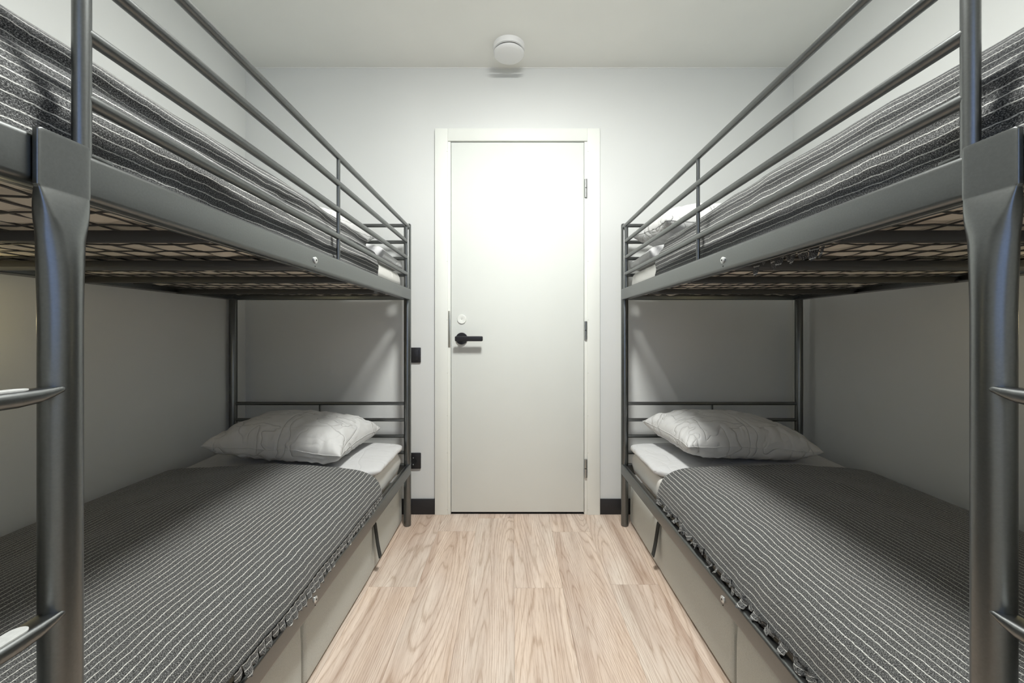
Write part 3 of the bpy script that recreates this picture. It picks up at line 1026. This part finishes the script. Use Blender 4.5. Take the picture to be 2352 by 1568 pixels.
def pillow(ctr, hw, hd, T, rotz, tilt, label, seed, roll=0.0, sag=0.0):
    """two bulging panels sewn together round the rim, pointed corners, creased toward the seams"""
    nu, nv = 64, 52
    def pt(u, v, side):
        x = hw * u * (1 - 0.075 * (1 - v * v) * abs(u) ** 3)
        y = hd * v * (1 - 0.095 * (1 - u * u) * abs(v) ** 3)
        q = max(0.0, (1 - u ** 4) * (1 - v ** 4))
        b = q ** 0.52
        b *= 0.88 + 0.12 * (1 - u * u) * (1 - v * v)
        rim = 1 - b
        cr = 0.0
        # creases radiating from seams and corners
        cr += 0.016 * (nz(u * 9 + v * 3, v * 2.2 - u, seed) * rim * b * 2.2)
        cr += 0.012 * nz(u * 15 * (1 if abs(v) > abs(u) else 0.25), v * 15 * (1 if abs(u) > abs(v) else 0.25), seed + 13) * rim * b * 2.0
        cr += 0.007 * nz(x * 26, y * 10, seed + 4) * b * (0.4 + rim)
        cr -= 0.013 * (1 - min(1, abs(nz(x * 9 + y * 6, y * 7 - x * 4, seed + 8)) * 5)) * b * (0.35 + 0.65 * rim)
        cr -= 0.008 * (1 - min(1, abs(nz(x * 17 - y * 8, y * 5 + x * 3, seed + 18)) * 6)) * b * rim * 2
        if side > 0:
            z = T * b + cr
        else:
            z = -0.70 * T * b ** 0.8 + cr * 0.8 * (1 if b < 0.85 else 0.3)
        rimz = 0.004 * nz(u * 7, v * 7, seed + 2) + 0.008 * nz(u * 2, v * 2, seed + 6)
        return V(x, y, z + rimz * (1 - b) - sag * (u * u) * 0.02)
    vs = []; fs = []
    idx = {}
    def spaced(i, n):
        f = i / n * 2 - 1
        return math.copysign(1 - (1 - abs(f)) ** 1.45, f)
    for side in (1, -1):
        for j in range(nv + 1):
            for i in range(nu + 1):
                rimv = i in (0, nu) or j in (0, nv)
                key = (i, j, 0 if rimv else side)
                if key not in idx:
                    idx[key] = len(vs); vs.append(pt(spaced(i, nu), spaced(j, nv), side))
    for side in (1, -1):
        for j in range(nv):
            for i in range(nu):
                q = []
                for a, b in ((i, j), (i + 1, j), (i + 1, j + 1), (i, j + 1)):
                    rimv = a in (0, nu) or b in (0, nv)
                    q.append(idx[(a, b, 0 if rimv else side)])
                fs.append(q if side > 0 else q[::-1])
    R = Matrix.Rotation(rotz, 3, 'Z') @ Matrix.Rotation(tilt, 3, 'X') @ Matrix.Rotation(roll, 3, 'Y')
    zmin = min((R @ v).z for v in vs)
    o = obj('pillow', [R @ v - V(0, 0, zmin) for v in vs], fs, 'pillow', None, angle=0)
    o.location = ctr
    # piped seam round the rim
    loop = [(i, 0) for i in range(nu)] + [(nu, j) for j in range(nv)] + [(i, nv) for i in range(nu, 0, -1)] + [(0, j) for j in range(nv, 0, -1)]
    pts = [R @ vs[idx[(a, b, 0)]] - V(0, 0, zmin) + o.location for a, b in loop]
    pts.append(pts[0])
    tube('seam', pts, 0.0016, 'pillow', o, 5)
    return tag(o, label, 'pillow', 'white pillows at the head of the berths')


for s_, nm in ((-1, 'handle-side'), (1, 'hinge-side')):
    for up in (False, True):
        bl_ = 'upper' if up else 'lower'
        mattress(s_, ZU1 if up else ZL1, up, 'white sheeted mattress in the %s berth of the %s bunk bed' % (bl_, nm))
        duvet(s_, up, 'white duvet laid flat under the blanket, %s berth of the %s bunk bed' % (bl_, nm))
        if up:
            lab = 'charcoal striped blanket on the upper berth of the %s bunk bed' % nm
        else:
            lab = ('charcoal striped lower blanket with its fringe hanging over the bed rail' if s_ < 0 else
                   'charcoal striped lower blanket with its crumpled fringe tucked behind the bed rail')
        blanket(s_, up, lab)

pillow(V(-1.000, 1.895, 0.464), 0.302, 0.215, 0.102, math.radians(-3.5), math.radians(2), 'white pillow on the lower berth beside the wall socket', 1.0, roll=math.radians(3))
pillow(V(1.004, 1.908, 0.460), 0.312, 0.212, 0.104, math.radians(7.0), math.radians(2), 'creased white pillow on the lower berth on the hinge side of the door', 2.0, roll=math.radians(4))
pillow(V(-1.020, 1.905, 1.436), 0.300, 0.198, 0.098, math.radians(-3), math.radians(3), 'white pillow peeking over the upper berth above the light switch', 3.0)
pillow(V(0.945, 1.912, 1.434), 0.312, 0.205, 0.108, math.radians(3), math.radians(4), 'white pillow on the upper berth of the hinge-side bunk bed', 4.0)


# ================================================================== storage boxes under the beds
def storage_box(s, y0, y1, label, strap=True):
    fc = FACE[s]; X = lambda d: s * (fc + d)
    d0, d1 = 0.057, 0.86
    z0, z1 = 0.010, 0.222
    root = tag(empty('storage_box', (X((d0 + d1) / 2), (y0 + y1) / 2, 0)), label, 'storage box', 'fabric storage boxes under the bunks')
    ym = 1.735 if strap else None
    rings = []
    hd, hy = (d1 - d0) / 2, (y1 - y0) / 2
    def outline(inset, z):
        out = []
        n = 60
        r = 0.012
        hx_, hy_ = hd - inset, hy - inset
        # aisle face is finely divided so the strap crease shows
        for k in range(n + 1):
            yy = -hy_ + r + (2 * hy_ - 2 * r) * k / n
            dd = -hx_ - 0.0035 * math.sin(math.pi * k / n)
            if ym:
                q = ((y0 + y1) / 2 + yy - ym)
                dd += 0.0045 * math.exp(-(q / 0.018) ** 2) * (0.4 + 0.6 * min(1, z / 0.15))
            out.append((dd, yy))
        for cx, cy, a0 in ((-hx_ + r, hy_ - r, 180), (hx_ - r, hy_ - r, 90), (hx_ - r, -hy_ + r, 0), (-hx_ + r, -hy_ + r, -90)):
            for k in range(1, 5):
                a = math.radians(a0 - 90 * k / 5)
                out.append((cx + r * math.cos(a), cy + r * math.sin(a)))
        return [V(X((d0 + d1) / 2 + a), (y0 + y1) / 2 + b, z) for a, b in out]
    for ins, z in ((0.010, z0), (0.002, z0 + 0.003), (0.0, z0 + 0.012), (0.0, 0.08), (0.0005, 0.15), (0.002, 0.195), (0.006, z1 - 0.008), (0.016, z1)):
        rings.append(outline(ins, z))
    loft('box_body', rings, 'boxfab', root, angle=50)
    for yy in (y0 + 0.06, y1 - 0.06):
        for dd in (d0 + 0.06, d1 - 0.06):
            lathe('foot', [(0.012, 0.0), (0.013, 0.004), (0.013, 0.0115), (0, 0.0115)], (X(dd), yy, 0), (0, 0, 1), 'black', root, 12)
    if strap:
        pts = [(0.100, 0.2235), (0.075, 0.2245), (0.060, 0.219), (0.051, 0.208), (0.048, 0.195), (0.043, 0.16), (0.037, 0.12), (0.030, 0.085), (0.026, 0.068)]
        w = 0.013; th = 0.0022
        fine = [crom(pts, k / 24) for k in range(25)]
        rr = []
        for i, (d, z) in enumerate(fine):
            a = fine[max(i - 1, 0)]; b = fine[min(i + 1, 24)]
            tx, tz = b[0] - a[0], b[1] - a[1]; l = math.hypot(tx, tz); nx_, nz_ = -tz / l, tx / l
            yc = ym + 0.004 * i / 24 * s
            rr.append([V(X(d + nx_ * q), yc + p, z + nz_ * q) for p, q in ((-w, -th), (w, -th), (w, th), (-w, th))])
        loft('pull_strap', rr, 'strap', root)


for s_, nm in ((-1, 'handle-side'), (1, 'hinge-side')):
    storage_box(s_, 1.166, 2.185, 'beige fabric storage box with dark pull strap under the %s bunk bed' % nm)
    storage_box(s_, 0.135, 1.152, 'plain beige fabric storage box away from the door, under the %s bunk bed' % nm, strap=False)
